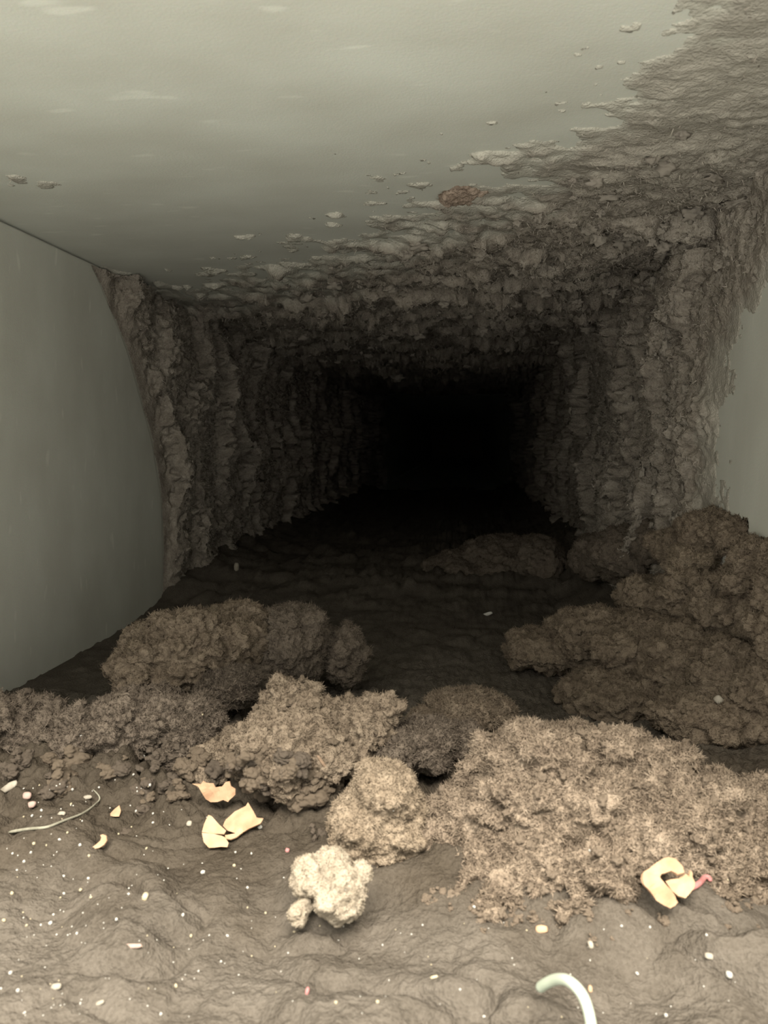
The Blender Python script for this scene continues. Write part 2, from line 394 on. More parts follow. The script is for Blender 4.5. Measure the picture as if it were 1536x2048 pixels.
# ------------------------------------------------------------------ the dust layer on the floor
def floor_height(x, y):
    p = P3(x, y, x * 0)
    warp = perlin(p * 40, 80)
    front = smooth(0.215, 0.165, y + 0.10 * np.clip(x, -1, 0.0) * 0 + 0.012 * warp)
    # soft humps near the opening
    n0 = perlin(P3(x * 48 + 0.7 * warp + y * 14, y * 82 + 0.6 * warp - x * 12, x * 0 + 1), 81)
    hum = np.minimum(np.abs(n0) * 3.0, 1.0); hum = np.sqrt(hum)
    sel = smooth(-0.25, 0.35, perlin(p * 30, 83))
    soft = fbm(p * 28, 2, 85)
    h = front * (0.0064 * hum * (0.12 + 0.88 * sel) + 0.0036 * soft - 0.003)
    # crumbly rubble in the middle
    mid = smooth(0.17, 0.205, y) * smooth(0.33, 0.25, y)
    left = smooth(0.01, -0.02, x)
    h = h + mid * (0.3 + 0.7 * left) * (0.0075 * grains(p * 95 + 0.3 * warp[:, None], 84) + 0.0040 * grains(p * 230, 85) + 0.003 * fbm(p * 60, 2, 84) - 0.003)
    # quieter floor further in, ripples across the stream
    far = smooth(0.27, 0.34, y)
    rp = np.clip(1 - np.abs(perlin(P3(x * 18, y * 32, x * 0), 86)) * 2.2, 0, 1) ** 2
    rzone = smooth(0.42, 0.52, y)
    h = h + far * (0.006 * billow(p * 45, 3, 87, 0.6) + rzone * 0.007 * rp * (0.3 + 1.6 * billow(p * 80, 2, 88)))
    # dust drifts up to both side walls further in
    h = h + 0.020 * smooth(XR - 0.05, XR, x) * smooth(0.22, 0.34, y) + 0.010 * smooth(XL + 0.045, XL, x) * smooth(0.40, 0.52, y)
    h = h + 0.0013 * fbm(p * 330, 3, 90, 0.6) * (1 - 0.6 * front) * (0.25 + 0.75 * smooth(0.42, 0.27, y))
    # a low valley behind the mounds and a gap along the clean left wall
    h = h - 0.006 * smooth(0.225, 0.27, y) * smooth(0.55, 0.44, y) - 0.006 * smooth(-0.125, -0.165, x) * smooth(0.19, 0.25, y) * smooth(0.55, 0.45, y)
    # skirts of loose dust round the foot of the largest mound
    h = h + 0.007 * np.exp(-((x - 0.022) / 0.040) ** 2 - ((y - 0.165) / 0.022) ** 2)
    return np.maximum(ZD + h, ZF + 0.0012)
rows_f = np.concatenate([np.linspace(Y0 + 0.002, 0.106, 12)[:-1], 0.1 * F / np.arange(1415, 100, -2.5)])
t = np.linspace(0, 1, 590)
cols = np.interp(t, [0, 0.17, 0.84, 1], [XL + 0.0006, -0.105, 0.072, XR - 0.0006])
X, Y = np.meshgrid(cols, rows_f); X, Y = X.ravel(), Y.ravel()
Z = floor_height(X, Y)
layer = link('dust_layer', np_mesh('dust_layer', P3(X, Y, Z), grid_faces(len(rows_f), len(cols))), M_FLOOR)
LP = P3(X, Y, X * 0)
lint = (1 - 0.7 * smooth(0.22, 0.28, Y)) * smooth(-0.02, 0.035, Y - 0.143 - 0.12 * np.clip(X + 0.02, 0, 1) + 0.016 * fbm(LP * 45, 3, 95, 0.6))  # weight of the painted floor shade, weaker in the valley
la = layer.data.attributes.new('lint', 'FLOAT', 'POINT'); la.data.foreach_set('value', lint.astype(np.float32))  # attribute carries the painted shade
tag(layer,
    'thick grey-brown dust layer covering the duct floor', 'dust', None, 'stuff')

# ------------------------------------------------------------------ dust clumps: lobes fused by a voxel remesh, then roughened
def fuse(lobes, voxel):
    vs, fs, n = [], [], 0
    for c, r, s in lobes:
        v = ICO3[0] * np.array(r, dtype=np.float32)
        v = v * (1 + 0.22 * perlin(ICO3[0] * 1.7, s))[:, None] + np.array(c, dtype=np.float32)
        vs.append(v); fs.append(ICO3[1] + n); n += len(v)
    me = np_mesh('fuse', np.concatenate(vs), np.concatenate(fs))
    o = bpy.data.objects.new('fuse', me); COL.objects.link(o)
    md = o.modifiers.new('fuse', 'REMESH'); md.mode = 'VOXEL'; md.voxel_size = voxel; md.use_smooth_shade = True
    dg = bpy.context.evaluated_depsgraph_get()
    out = bpy.data.meshes.new_from_object(o.evaluated_get(dg))
    bpy.data.objects.remove(o); bpy.data.meshes.remove(me)
    return out
def mesh_arrays(me):
    v = np.empty(len(me.vertices) * 3, dtype=np.float32); me.vertices.foreach_get('co', v)
    n = np.empty(len(me.vertices) * 3, dtype=np.float32); me.vertex_normals.foreach_get('vector', n)
    return v.reshape(-1, 3), n.reshape(-1, 3)
def clump(name, label, lobes, mat, voxel, seed, sub=26, rough=1.0, crumbs=0, group=None, cat='dust clump', crumb_size=0.0010, fuzz=14000, fuzz_len=1.0, pits=0.0012):
    """LOBES: (px, py, depth y, radius px across, radius px up, radius along y in metres)"""
    rng = np.random.default_rng(seed); L = []
    for (px, py, d, rx, rz, ry) in lobes:
        c = at(px, py, d); k = d / F
        L.append((c, (rx * k, ry, rz * k), seed + len(L)))
    big = list(L)
    for _ in range(sub):                       # smaller lumps grown on the outside of the big ones
        c, r, _s = big[int(rng.integers(len(big)))]
        dv = rng.normal(size=3); dv[2] = abs(dv[2]); dv[1] -= 0.4; dv /= np.linalg.norm(dv)
        rr = min(r) * rng.uniform(0.22, 0.48)
        L.append((Vector([c[i] + dv[i] * r[i] * 0.92 for i in range(3)]), (rr * rng.uniform(0.9, 1.5), rr, rr * rng.uniform(0.7, 1.0)), seed + len(L)))
    me = fuse(L, voxel)
    v, n = mesh_arrays(me)
    size = max(max(r) for c, r, s in big)
    f1 = 1.0 / max(size * 0.35, 0.004)
    wv = v + np.stack([perlin(v * 200, seed + 30 + k) for k in range(3)], axis=1) * 0.0012
    d = rough * (0.0042 * (billow(v * f1, 2, seed) - 0.25) * min(1, size / 0.02) + 0.0014 * fbm(v * 120, 2, seed + 3)
                 - pits * smooth(0.10, 0.55, fbm(v * 110, 2, seed + 9, 0.6))
                 + 0.0017 * (grains(wv * 270, seed) - 0.4) + 0.0011 * (grains(wv * 600, seed + 2) - 0.4) + 0.00045 * fbm(v * 800, 2, seed + 6, 0.7))
    v = v + n * d[:, None]
    v[:, 2] = np.maximum(v[:, 2], ZF + 0.002); v[:, 0] = np.clip(v[:, 0], XL + 0.002, XR - 0.0003)
    lowest = v[:, 2].min()
    polys = np.empty(len(me.loops), dtype=np.int32); me.loops.foreach_get('vertex_index', polys)
    faces = polys.reshape(-1, 4) if len(me.loops) == 4 * len(me.polygons) else None
    root = Vector(((v[:, 0].min() + v[:, 0].max()) / 2, (v[:, 1].min() + v[:, 1].max()) / 2, lowest))
    me.vertices.foreach_set('co', (v - np.array(root)).ravel().astype(np.float32)); me.update()
    me.name = name; me.materials.clear()
    o = link(name, me, mat); o.location = root
    tag(o, label, cat, group)
    if fuzz:
        v2, n2 = mesh_arrays(me)
        ok = np.where((n2[:, 2] > -0.3) & (n2[:, 1] < 0.8) & (v2[:, 2] + root.z > ZD - 0.002))[0]
        i = rng.choice(ok, size=fuzz); b0 = v2[i]
        dr = n2[i] + rng.normal(0, 0.75, (fuzz, 3)); dr /= np.linalg.norm(dr, axis=1)[:, None]
        sd = np.cross(dr, rng.normal(size=(fuzz, 3))); sd /= np.linalg.norm(sd, axis=1)[:, None]
        ln = (rng.uniform(0.4, 1.0, fuzz) ** 2 * 0.0019 * fuzz_len)[:, None]; wd = 0.00014
        tri = np.stack([b0 - sd * wd, b0 + sd * wd, b0 + dr * ln], axis=1).reshape(-1, 3)
        fz = link('lint_fuzz', np_mesh('lint_fuzz', tri, np.arange(3 * fuzz).reshape(-1, 3), False), mat, o); fz['kind'] = 'stuff'
    if crumbs:
        v2, n2 = mesh_arrays(me)
        ok = np.where((n2[:, 2] > -0.1) & (n2[:, 1] < 0.6) & (v2[:, 2] + root.z > ZD - 0.002))[0]
        for i in rng.choice(ok, size=crumbs, replace=False):
            s = crumb_size * float(rng.uniform(0.45, 1.5))
            q = bpy.data.objects.new('dust_crumb', CRUMB_SETS[mat.name][int(rng.integers(8))]); COL.objects.link(q); q.parent = o
            q.location = Vector(v2[i]) + Vector(n2[i]) * s * 0.25
            q.rotation_euler = rng.uniform(0, 6.28, 3); q.scale = (s, s * float(rng.uniform(.7, 1.2)), s)
    return o
CRUMB_SETS = {}
for m in (M_CLUMP, M_DARK, M_TAN, M_PALE, M_MOUND):
    CRUMB_SETS[m.name] = []
    for k in range(8):
        c = CRUMBS[k].copy(); c.materials.clear(); c.materials.append(m); CRUMB_SETS[m.name].append(c)

clump('dust_mound', 'largest crumbly tan dust mound in the right foreground',
      [(1120, 1700, 0.184, 270, 190, 0.032), (1060, 1585, 0.187, 110, 125, 0.024), (1250, 1635, 0.190, 220, 145, 0.030), (1420, 1700, 0.190, 190, 130, 0.028), (940, 1680, 0.182, 110, 110, 0.018), (1060, 1770, 0.166, 210, 90, 0.016), (1280, 1780, 0.168, 190, 80, 0.016)],
      M_MOUND, 0.00040, 101, 70, 1.0, 300, crumb_size=0.0009, fuzz=110000, fuzz_len=0.9, pits=0.0030)
clump('dust_clump', 'pale tan dust clump standing at the left end of the largest mound',
      [(765, 1590, 0.176, 75, 60, 0.012), (730, 1650, 0.172, 75, 70, 0.012), (790, 1650, 0.178, 70, 80, 0.014)],
      M_TAN, 0.00034, 131, 14, 0.55, 30, crumb_size=0.0007, fuzz_len=0.6)
clump('lint_ball', 'cream-white fluffy lint ball on the front floor dust',
      [(682, 1782, 0.1445, 56, 64, 0.0056), (618, 1754, 0.149, 42, 48, 0.0046), (660, 1736, 0.151, 40, 36, 0.0042)],
      M_PALE, 0.00026, 151, 7, 0.40, 0, fuzz=5000, fuzz_len=0.28, cat='lint ball')
clump('lint_ball', 'tiny cream lint pellet just below the fluffy lint ball',
      [(598, 1827, 0.1435, 21, 27, 0.0024), (610, 1806, 0.1445, 14, 15, 0.0016)], M_PALE, 0.0002, 161, 4, 0.4, 0, fuzz=200, fuzz_len=0.3, cat='lint ball')
clump('dust_clump', 'large lobed brown dust clump against the clean left wall',
      [(385, 1300, 0.272, 125, 85, 0.024), (300, 1325, 0.268, 72, 65, 0.020), (455, 1280, 0.276, 85, 66, 0.022)],
      M_CLUMP, 0.00055, 171, 24, 1.0, 40, crumb_size=0.0011)
clump('dust_clump', 'rounded brown dust clump right of the large lobed clump',
      [(585, 1285, 0.292, 78, 78, 0.020), (690, 1310, 0.300, 44, 58, 0.014), (540, 1340, 0.285, 60, 60, 0.016)],
      M_DARK, 0.00055, 191, 14, 0.8, 0)
clump('dust_clump', 'small round dust lump below the large lobed clump',
      [(472, 1378, 0.250, 46, 44, 0.009), (430, 1375, 0.252, 30, 30, 0.007)], M_DARK, 0.00045, 201, 7, 0.7, 0)
clump('dust_clump', 'dark dust clump at the left picture edge under the clean wall',
      [(20, 1455, 0.222, 70, 70, 0.014), (95, 1480, 0.222, 55, 70, 0.012), (-60, 1470, 0.225, 60, 70, 0.012)], M_DARK, 0.00045, 211, 16, 1.0, 20)
clump('dust_clump', 'dark crumbly dust clump left of the centre mound',
      [(260, 1450, 0.222, 80, 75, 0.014), (320, 1440, 0.224, 50, 60, 0.012), (180, 1480, 0.218, 60, 60, 0.013)], M_DARK, 0.00045, 221, 18, 1.0, 30)
clump('dust_clump', 'narrow dark dust clump between the left rubble and the centre mound',
      [(400, 1450, 0.222, 42, 58, 0.010), (390, 1500, 0.215, 50, 50, 0.010)], M_DARK, 0.00045, 231, 8, 1.0, 12)
clump('dust_mound', 'brown crumbly dust mound at the centre before the dark valley',
      [(600, 1490, 0.205, 125, 90, 0.020), (575, 1405, 0.215, 55, 42, 0.010), (730, 1460, 0.212, 66, 66, 0.014), (525, 1505, 0.204, 66, 52, 0.014), (480, 1505, 0.213, 62, 44, 0.012), (430, 1525, 0.208, 45, 34, 0.010), (660, 1500, 0.206, 80, 70, 0.015)],
      M_CLUMP, 0.00045, 241, 30, 1.0, 80, crumb_size=0.0009, fuzz=18000, fuzz_len=0.75)
clump('dust_clump', 'smooth elongated dust lump behind the peak of the largest mound',
      [(935, 1420, 0.245, 95, 36, 0.012), (860, 1450, 0.24, 50, 30, 0.010)], M_CLUMP, 0.00045, 261, 5, 0.55, 0)
clump('dust_clump', 'brown knobbly dust clump between the centre mound and the largest mound',
      [(850, 1490, 0.215, 70, 46, 0.012), (800, 1500, 0.21, 50, 40, 0.010), (920, 1490, 0.222, 50, 40, 0.010)], M_DARK, 0.00045, 271, 12, 0.8, 12)
clump('dust_mound', 'long brown dust bank sloping along the right wall behind the largest mound',
      [(1095, 1300, 0.345, 90, 42, 0.020), (1190, 1280, 0.335, 85, 68, 0.020), (1290, 1315, 0.315, 105, 85, 0.024), (1380, 1340, 0.295, 105, 90, 0.022), (1470, 1360, 0.275, 100, 78, 0.018), (1545, 1385, 0.262, 80, 80, 0.016),
       (1250, 1390, 0.298, 130, 50, 0.022), (1430, 1430, 0.264, 130, 48, 0.016)],
      M_CLUMP, 0.0006, 281, 44, 0.9, 60, crumb_size=0.0011, fuzz=40000)
clump('dust_mound', 'upper tier of brown dust stacked above the right-hand bank',
      [(1300, 1200, 0.345, 60, 46, 0.018), (1375, 1195, 0.328, 70, 55, 0.018), (1450, 1210, 0.303, 70, 60, 0.016), (1525, 1230, 0.283, 60, 64, 0.014), (1575, 1190, 0.256, 60, 60, 0.012), (1575, 1270, 0.254, 60, 60, 0.012)],
      M_CLUMP, 0.00065, 301, 26, 0.9, 30, crumb_size=0.0011, fuzz=26000)
clump('dust_clump', 'pale rounded dust lump on top of the right-hand tier',
      [(1398, 1108, 0.318, 42, 32, 0.009), (1370, 1120, 0.320, 28, 26, 0.008), (1390, 1140, 0.320, 50, 25, 0.009)], M_TAN, 0.0005, 321, 6, 0.7, 0)
clump('dust_clump', 'brown dust lump at the right picture edge below the clean patch',
      [(1515, 1120, 0.275, 48, 44, 0.009), (1570, 1130, 0.262, 55, 52, 0.010), (1600, 1130, 0.25, 50, 50, 0.010), (1490, 1160, 0.280, 60, 30, 0.010)], M_CLUMP, 0.0005, 331, 8, 0.8, 0)
clump('dust_clump', 'grey dust wad slumped in the corner under the right wall crust',
      [(1420, 1065, 0.318, 66, 48, 0.012), (1350, 1095, 0.345, 40, 40, 0.012), (1480, 1075, 0.296, 45, 40, 0.010)], M_CLUMP, 0.0005, 341, 10, 0.9, 0)
clump('dust_mound', 'low dark dust hump deep on the duct floor',
      [(1010, 1130, 0.60, 100, 55, 0.060), (910, 1150, 0.58, 70, 45, 0.050), (1080, 1125, 0.56, 50, 50, 0.040)], M_DARK, 0.0011, 351, 14, 1.0, 0)
clump('dust_mound', 'dark dust hump deep on the floor beside the right wall',
      [(1260, 1110, 0.43, 75, 58, 0.030), (1190, 1115, 0.48, 45, 45, 0.030), (1320, 1090, 0.39, 45, 45, 0.025)], M_DARK, 0.0010, 361, 12, 1.0, 0)

clump('rusty_lint', 'rust-brown lint patch on the ceiling at the edge of the grey crust',
      [(935, 384, 0.300, 44, 13, 0.009), (905, 392, 0.300, 24, 9, 0.006), (968, 384, 0.302, 24, 10, 0.006)], M_RUST, 0.0005, 381, 14, 0.7, 0, fuzz=2500, cat='lint', pits=0)

# ------------------------------------------------------------------ things lying on the dust: dropped onto it along the view
bpy.context.view_layer.update()
DG = bpy.context.evaluated_depsgraph_get()
def drop(px, py):
    v = ray(px, py).normalized()
    ok, loc, nor, idx, ob, mt = SC.ray_cast(DG, Vector((0, 0, 0)), v)
    if not ok: return on_floor(px, py), Vector((0, 0, 1))
    return loc, nor
def px_size(p): return p.y / F

def sheet(name, label, outline, mat, cat, depth_mm=None, thick=0.00035, fold=None, curl=0.0, seed=0, parent=None, lift=0.0008, tilt=0.9, near=0.0004):
    """A thin curled scrap: OUTLINE in picture pixels, laid on a plane that leans back from the dust; DEPTH_MM moves a corner towards the opening"""
    cx = sum(p[0] for p in outline) / len(outline); by = max(p[1] for p in outline)
    base, _n = drop(cx, by)
    base = base * (1 - near / base.length) + Vector((0, 0, lift))
    nrm = Vector((0, -math.sin(tilt), math.cos(tilt)))       # plane through the base, leaning back
    pts = []
    for i, (x, y) in enumerate(outline):
        v = ray(x, y); tt = base.dot(nrm) / v.dot(nrm); q = v * tt
        if depth_mm: q = q * (1 - depth_mm[i] * 0.001 / q.length)
        pts.append(q)
    bm = bmesh.new(); vs = [bm.verts.new(q) for q in pts]
    es = [bm.edges.new((vs[i], vs[(i + 1) % len(vs)])) for i in range(len(vs))]
    bmesh.ops.triangle_fill(bm, edges=es, use_beauty=True, use_dissolve=False)
    bmesh.ops.subdivide_edges(bm, edges=bm.edges[:], cuts=2, use_grid_fill=True)
    c = Vector((0, 0, 0))
    for v in bm.verts: c += v.co
    c /= len(bm.verts)
    co = np.array([v.co for v in bm.verts], dtype=np.float32)
    nz = fbm(co * 300, 2, seed)
    for v, k in zip(bm.verts, nz):
        r = (v.co - c).length
        v.co += nrm * (float(k) * 0.0005 + curl * r * r * 40)
    bmesh.ops.recalc_face_normals(bm, faces=bm.faces)
    ret = bmesh.ops.solidify(bm, geom=bm.faces[:], thickness=thick)
    low = min(v.co.z for v in bm.verts)
    root = Vector((c.x, c.y, low))
    if parent is None:
        for v in bm.verts: v.co -= root
    else:
        for v in bm.verts: v.co -= parent.location
    for f in bm.faces: f.smooth = False
    me = bpy.data.meshes.new(name); bm.to_mesh(me); bm.free()
    o = link(name, me, mat, parent)
    if parent is None: o.location = root; tag(o, label, cat)
    return o
def tube_mesh(name, pts, radii, seg=12):
    pts = [Vector(p) for p in pts]; bm = bmesh.new(); rings = []
    for i, p in enumerate(pts):
        tdir = (pts[min(i + 1, len(pts) - 1)] - pts[max(i - 1, 0)]).normalized()
        a = tdir.cross(Vector((0.3, -1, 0.5))).normalized(); b = tdir.cross(a)
        rings.append([bm.verts.new(p + (a * math.cos(2 * math.pi * k / seg) + b * math.sin(2 * math.pi * k / seg)) * radii[i]) for k in range(seg)])
    for r0, r1 in zip(rings, rings[1:]):
        for k in range(seg): bm.faces.new((r0[k], r0[(k + 1) % seg], r1[(k + 1) % seg], r1[k]))
    bm.faces.new(rings[0][::-1]); bm.faces.new(rings[-1])
    bmesh.ops.recalc_face_normals(bm, faces=bm.faces)
    for f in bm.faces: f.smooth = True
    me = bpy.data.meshes.new(name); bm.to_mesh(me); bm.free(); return me
def spline(pts, n=8):
    out = []; P = [pts[0]] + list(pts) + [pts[-1]]
    for i in range(1, len(P) - 2):
        for k in range(n):
            t = k / n; p0, p1, p2, p3 = P[i - 1], P[i], P[i + 1], P[i + 2]
            out.append(tuple(0.5 * (2 * p1[j] + (p2[j] - p0[j]) * t + (2 * p0[j] - 5 * p1[j] + 4 * p2[j] - p3[j]) * t * t + (3 * p1[j] - p0[j] - 3 * p2[j] + p3[j]) * t ** 3) for j in range(len(p1))))
    out.append(tuple(pts[-1])); return out

# loose dust lumps in the rubble on the left
LUMPS = []
for k in range(6):
    rr = np.random.default_rng(400 + k)
    L = [(Vector((0, 0, 0.25)), (0.8, 0.7, 0.6), k)] + [(Vector(rr.normal(0, 0.5, 3) + np.array((0, 0, 0.3))), tuple(rr.uniform(0.25, 0.5, 3)), k + q) for q in range(9)]
    me = fuse(L, 0.075); v, n = mesh_arrays(me)
    v = v + n * (0.22 * (billow(v * 2.2, 2, k) - 0.2) + 0.13 * (grains(v * 3.6, k) - 0.4) + 0.05 * fbm(v * 9, 2, k))[:, None]
    me.vertices.foreach_set('co', v.ravel().astype(np.float32)); me.update(); me.name = 'dust_lump'; me.materials.clear(); me.materials.append((M_DARK, M_CLUMP)[k % 2])
    LUMPS.append(me)
rl = random.Random(9); spots = []
while len(spots) < 46:
    x, y = rl.uniform(-20, 660), rl.uniform(1510, 1668)
    if y > 1600 and rl.random() < 0.55: continue
    if any(abs(x - a) < b and abs(y - c) < d for a, b, c, d in ((430, 75, 1585, 45), (465, 85, 1655, 60), (110, 130, 1630, 45), (230, 30, 1625, 30), (640, 40, 1525, 30), (20, 50, 1575, 30))): continue
    spots.append((x, y, rl.uniform(14, 34)))
dropped = [drop(x, y)[0] for x, y, r in spots]
for (x, y, r), p in zip(spots, dropped):
    k = r * px_size(p); o = bpy.data.objects.new('dust_lump', LUMPS[rl.randrange(6)]); COL.objects.link(o)
    o.location = p - Vector((0, 0, k * 0.25)); o.scale = (k * rl.uniform(0.9, 1.3), k, k * rl.uniform(0.7, 1.0)); o.rotation_euler = (rl.uniform(-.3, .3), rl.uniform(-.3, .3), rl.uniform(0, 6.28))
    side = 'left of the jagged shaving' if x < 385 else 'right of the jagged shaving'
    tag(o, 'small brown dust lump in the loose rubble ' + side, 'dust lump', 'dust lumps in the rubble ' + side)
FOOT = []
for me in LUMPS:
    c = me.copy(); c.materials.clear(); c.materials.append(M_MOUND); FOOT.append(c)
spots = []
while len(spots) < 70:
    x = rl.uniform(850, 1536); y = 1800 + abs(rl.gauss(0, 1)) * 28 - 20 + (25 if 950 < x < 1250 else 0)
    if abs(x - 1340) < 75 and y < 1830: continue
    spots.append((x, y, rl.uniform(3.5, 11)))
dropped = [drop(x, y)[0] for x, y, r in spots]
for (x, y, r), p in zip(spots, dropped):
    k = r * px_size(p); o = bpy.data.objects.new('dust_lump', FOOT[rl.randrange(6)]); COL.objects.link(o)
    o.location = p - Vector((0, 0, k * 0.2)); o.scale = (k * rl.uniform(0.9, 1.3), k, k * rl.uniform(0.7, 1.0)); o.rotation_euler = (rl.uniform(-.3, .3), rl.uniform(-.3, .3), rl.uniform(0, 6.28))
    side = 'left of the curled shaving' if x < 1300 else 'right of the curled shaving'
    tag(o, 'crumb of tan dust at the foot of the largest mound ' + side, 'dust crumb', 'dust crumbs at the mound foot ' + side)
bpy.context.view_layer.update(); DG = bpy.context.evaluated_depsgraph_get()

# wood shavings
def empty(name, loc, label, cat):
    o = bpy.data.objects.new(name, None); COL.objects.link(o); o.location = loc; o.empty_display_size = 0.005
    return tag(o, label, cat)
loc, _ = drop(462, 1690)
sh = empty('wood_shaving', loc, 'folded orange wood shaving in two panels on the left foreground dust', 'wood shaving')
sheet('panel', None, [(405, 1665), (409, 1648), (418, 1631), (424, 1633), (438, 1650), (452, 1662), (448, 1670), (428, 1668)], M_WOODP, None, [1.0, .6, 0, 0, .3, 1.0, 1.6, 1.6], seed=1, parent=sh, tilt=1.0)
sheet('panel', None, [(405, 1667), (430, 1668), (450, 1676), (457, 1686), (455, 1695), (419, 1696), (408, 1684)], M_WOODP, None, [1.2, 1.8, 1.8, 1.2, .6, .3, .6], seed=2, parent=sh, tilt=0.5)
sheet('panel', None, [(447, 1652), (452, 1640), (470, 1624), (493, 1613), (497, 1606), (509, 1624), (514, 1636), (527, 1637), (521, 1648), (500, 1658), (483, 1668), (470, 1667), (456, 1662)], M_WOOD, None, [0, -.5, -1.5, -2, -2.2, -1, 0, 0, .6, .8, .8, .6, .4], seed=3, parent=sh, tilt=1.05)
sheet('panel', None, [(450, 1672), (470, 1668), (483, 1658), (493, 1655), (486, 1668), (474, 1676), (462, 1681), (452, 1680)], M_WOODP, None, None, seed=4, parent=sh, tilt=0.6)
sheet('wood_shaving', 'jagged orange wood shaving above the folded one', [(385, 1567), (402, 1568), (407, 1561), (412, 1565), (428, 1566), (432, 1574), (444, 1573), (452, 1564), (460, 1562), (463, 1572), (472, 1577), (472, 1588), (461, 1598), (458, 1603), (448, 1599), (436, 1603), (422, 1604), (412, 1598), (405, 1585), (398, 1574)], M_WOOD, 'wood shaving', seed=5, tilt=1.35, lift=0.0010, near=0.0050)
sheet('wood_shaving', 'small orange wedge of shaving beside the thin stem', [(218, 1632), (228, 1622), (240, 1612), (243, 1622), (239, 1634), (228, 1634)], M_WOOD, 'wood shaving', seed=6, tilt=0.8)
sheet('wood_shaving', 'small hooked orange shaving left of the folded one', [(183, 1697), (192, 1689), (201, 1681), (203, 1676), (200, 1671), (206, 1669), (214, 1672), (215, 1681), (208, 1690), (198, 1696), (190, 1699)], M_WOOD, 'wood shaving', seed=7, tilt=0.8)
# curled shaving on the right with its pink fibre
loc, _ = drop(1340, 1812)
sh = empty('wood_shaving', loc, 'curled peach wood shaving on the right foreground dust', 'wood shaving')
sheet('outer_curl', None, [(1281, 1757), (1283, 1748), (1297, 1739), (1312, 1728), (1326, 1720), (1336, 1717), (1350, 1721), (1358, 1730), (1364, 1737), (1368, 1748), (1355, 1752), (1350, 1748), (1341, 1744), (1322, 1750), (1320, 1757), (1330, 1768), (1342, 1780), (1352, 1795), (1357, 1805), (1350, 1812), (1340, 1817), (1328, 1810), (1312, 1799), (1296, 1782), (1285, 1770)],
      M_WOOD, None, lift=0.0042, depth_mm=[2, 1.5, 1, .5, 0, 0, 0, 0, .3, 1, 1.5, 1.4, 1.2, 1.4, 1.8, 2, 2, 1.8, 1.6, 1.2, 1, 1, 1.3, 1.8, 2], seed=8, parent=sh, tilt=0.9, thick=0.0006)
sheet('inner_curl', None, [(1332, 1763), (1344, 1759), (1356, 1757), (1368, 1748), (1375, 1752), (1377, 1741), (1381, 1745), (1382, 1756), (1387, 1765), (1386, 1776), (1379, 1784), (1376, 1792), (1366, 1797), (1355, 1794), (1344, 1783)],
      M_WOODP, None, lift=0.0042, depth_mm=[2.2, 2.4, 2.4, 1.8, 1.5, 1.4, 1.4, 1.4, 1.2, 1.2, 1.4, 1.5, 1.8, 2.2, 2.4], seed=9, parent=sh, tilt=0.9, thick=0.0006, curl=-0.2)
def laid_tube(name, label, path, r_px, mat, cat, lift=0.5, taper=None, seg=10, up=0.0):
    pts = []
    for k, (x, y) in enumerate(spline(path, 6)):
        p, n = drop(x, y); r = r_px * px_size(p)
        pts.append((p + Vector((0, -0.3 * r, r * lift)), r))
    # smooth the height so a stiff fibre bridges small dips
    P = [p for p, r in pts]
    for _ in range(4):
        P = [P[0]] + [(P[i - 1] + P[i] * 2 + P[i + 1]) / 4 for i in range(1, len(P) - 1)] + [P[-1]]
    n = len(P); rad = []
    for i in range(n):
        t = i / (n - 1); k = taper(t) if taper else 1.0
        e = min(1, 0.35 + min(i, n - 1 - i) * 0.5)
        rad.append(pts[i][1] * k * e)
    root = Vector((sum(p.x for p in P) / n, sum(p.y for p in P) / n, min(p.z for p in P) - rad[0]))
    me = tube_mesh(name, [p + Vector((0, 0, up)) - root for p in P], rad, seg)
    o = link(name, me, mat); o.location = root
    return tag(o, label, cat)
laid_tube('pink_fibre', 'short curled pink fibre sticking out of the curled shaving', [(1376, 1783), (1392, 1776), (1402, 1768), (1408, 1760), (1417, 1760), (1420, 1768)], 5.5, M_PINK, 'fibre', 1.2, lambda t: 1.15 - 0.35 * t)
laid_tube('dry_stem', 'thin grey dried stem lying on the left foreground dust', [(18, 1667), (60, 1660), (95, 1657), (130, 1643), (165, 1630), (190, 1612), (201, 1598), (186, 1581)], 3.4, M_STEM, 'stem', 1.0, lambda t: 1.1 - 0.75 * t)
# mint plastic hook: rises out of the dust at the bottom edge
hp = [(1078, 1977, .1235), (1092, 1967, .122), (1112, 1959, .120), (1132, 1960, .1175), (1150, 1972, .1155), (1166, 1993, .1140), (1176, 2020, .1130), (1182, 2050, .1120), (1185, 2085, .1112)]
hpts = [at(a, b, c) for a, b, c in spline(hp, 6)]
hr = [0.00088 * (0.55 if i == 0 else 0.85 if i == 1 else 1.0) for i in range(len(hpts))]
root = hpts[-1] - Vector((0, 0, 0.004))
o = link('plastic_hook', tube_mesh('plastic_hook', [p - root for p in hpts], hr, 16), M_MINT); o.location = root
tag(o, 'pale mint bent plastic wire at the bottom edge of the dust', 'plastic wire')

# flat chips, splinters and seeds
def chip(name, label, px, py, lx, ly, ang, mat, cat, group=None, depth=0.6):
    """elongated faceted chip LX by LY pixels, turned ANG degrees in the picture"""
    p, n = drop(px, py); k = px_size(p)
    seed = int(px * 7 + py)
    v, f = ICO2
    w = v.copy(); w = np.sign(w) * np.abs(w) ** 0.7
    w = w * (1 + 0.18 * perlin(v * 2, seed))[:, None]
    w = w * np.array((lx / 2 * k, ly / 2 * k * depth, ly / 2 * k), dtype=np.float32)
    o = link(name, np_mesh(name, w, f, False), mat)
    o.rotation_euler = (-0.5, math.radians(-ang), 0); o.location = p + Vector((0, -0.1 * ly * k, 0.25 * ly * k))
    return tag(o, label, cat, group)
chip('pale_chip', 'pale grey elongated chip at the left picture edge', 18, 1578, 48, 17, 32, M_CHIP, 'chip')
chip('wood_splinter', 'thin brown splinter on the centre mound', 644, 1525, 34, 7, -55, M_SPLINT, 'splinter')
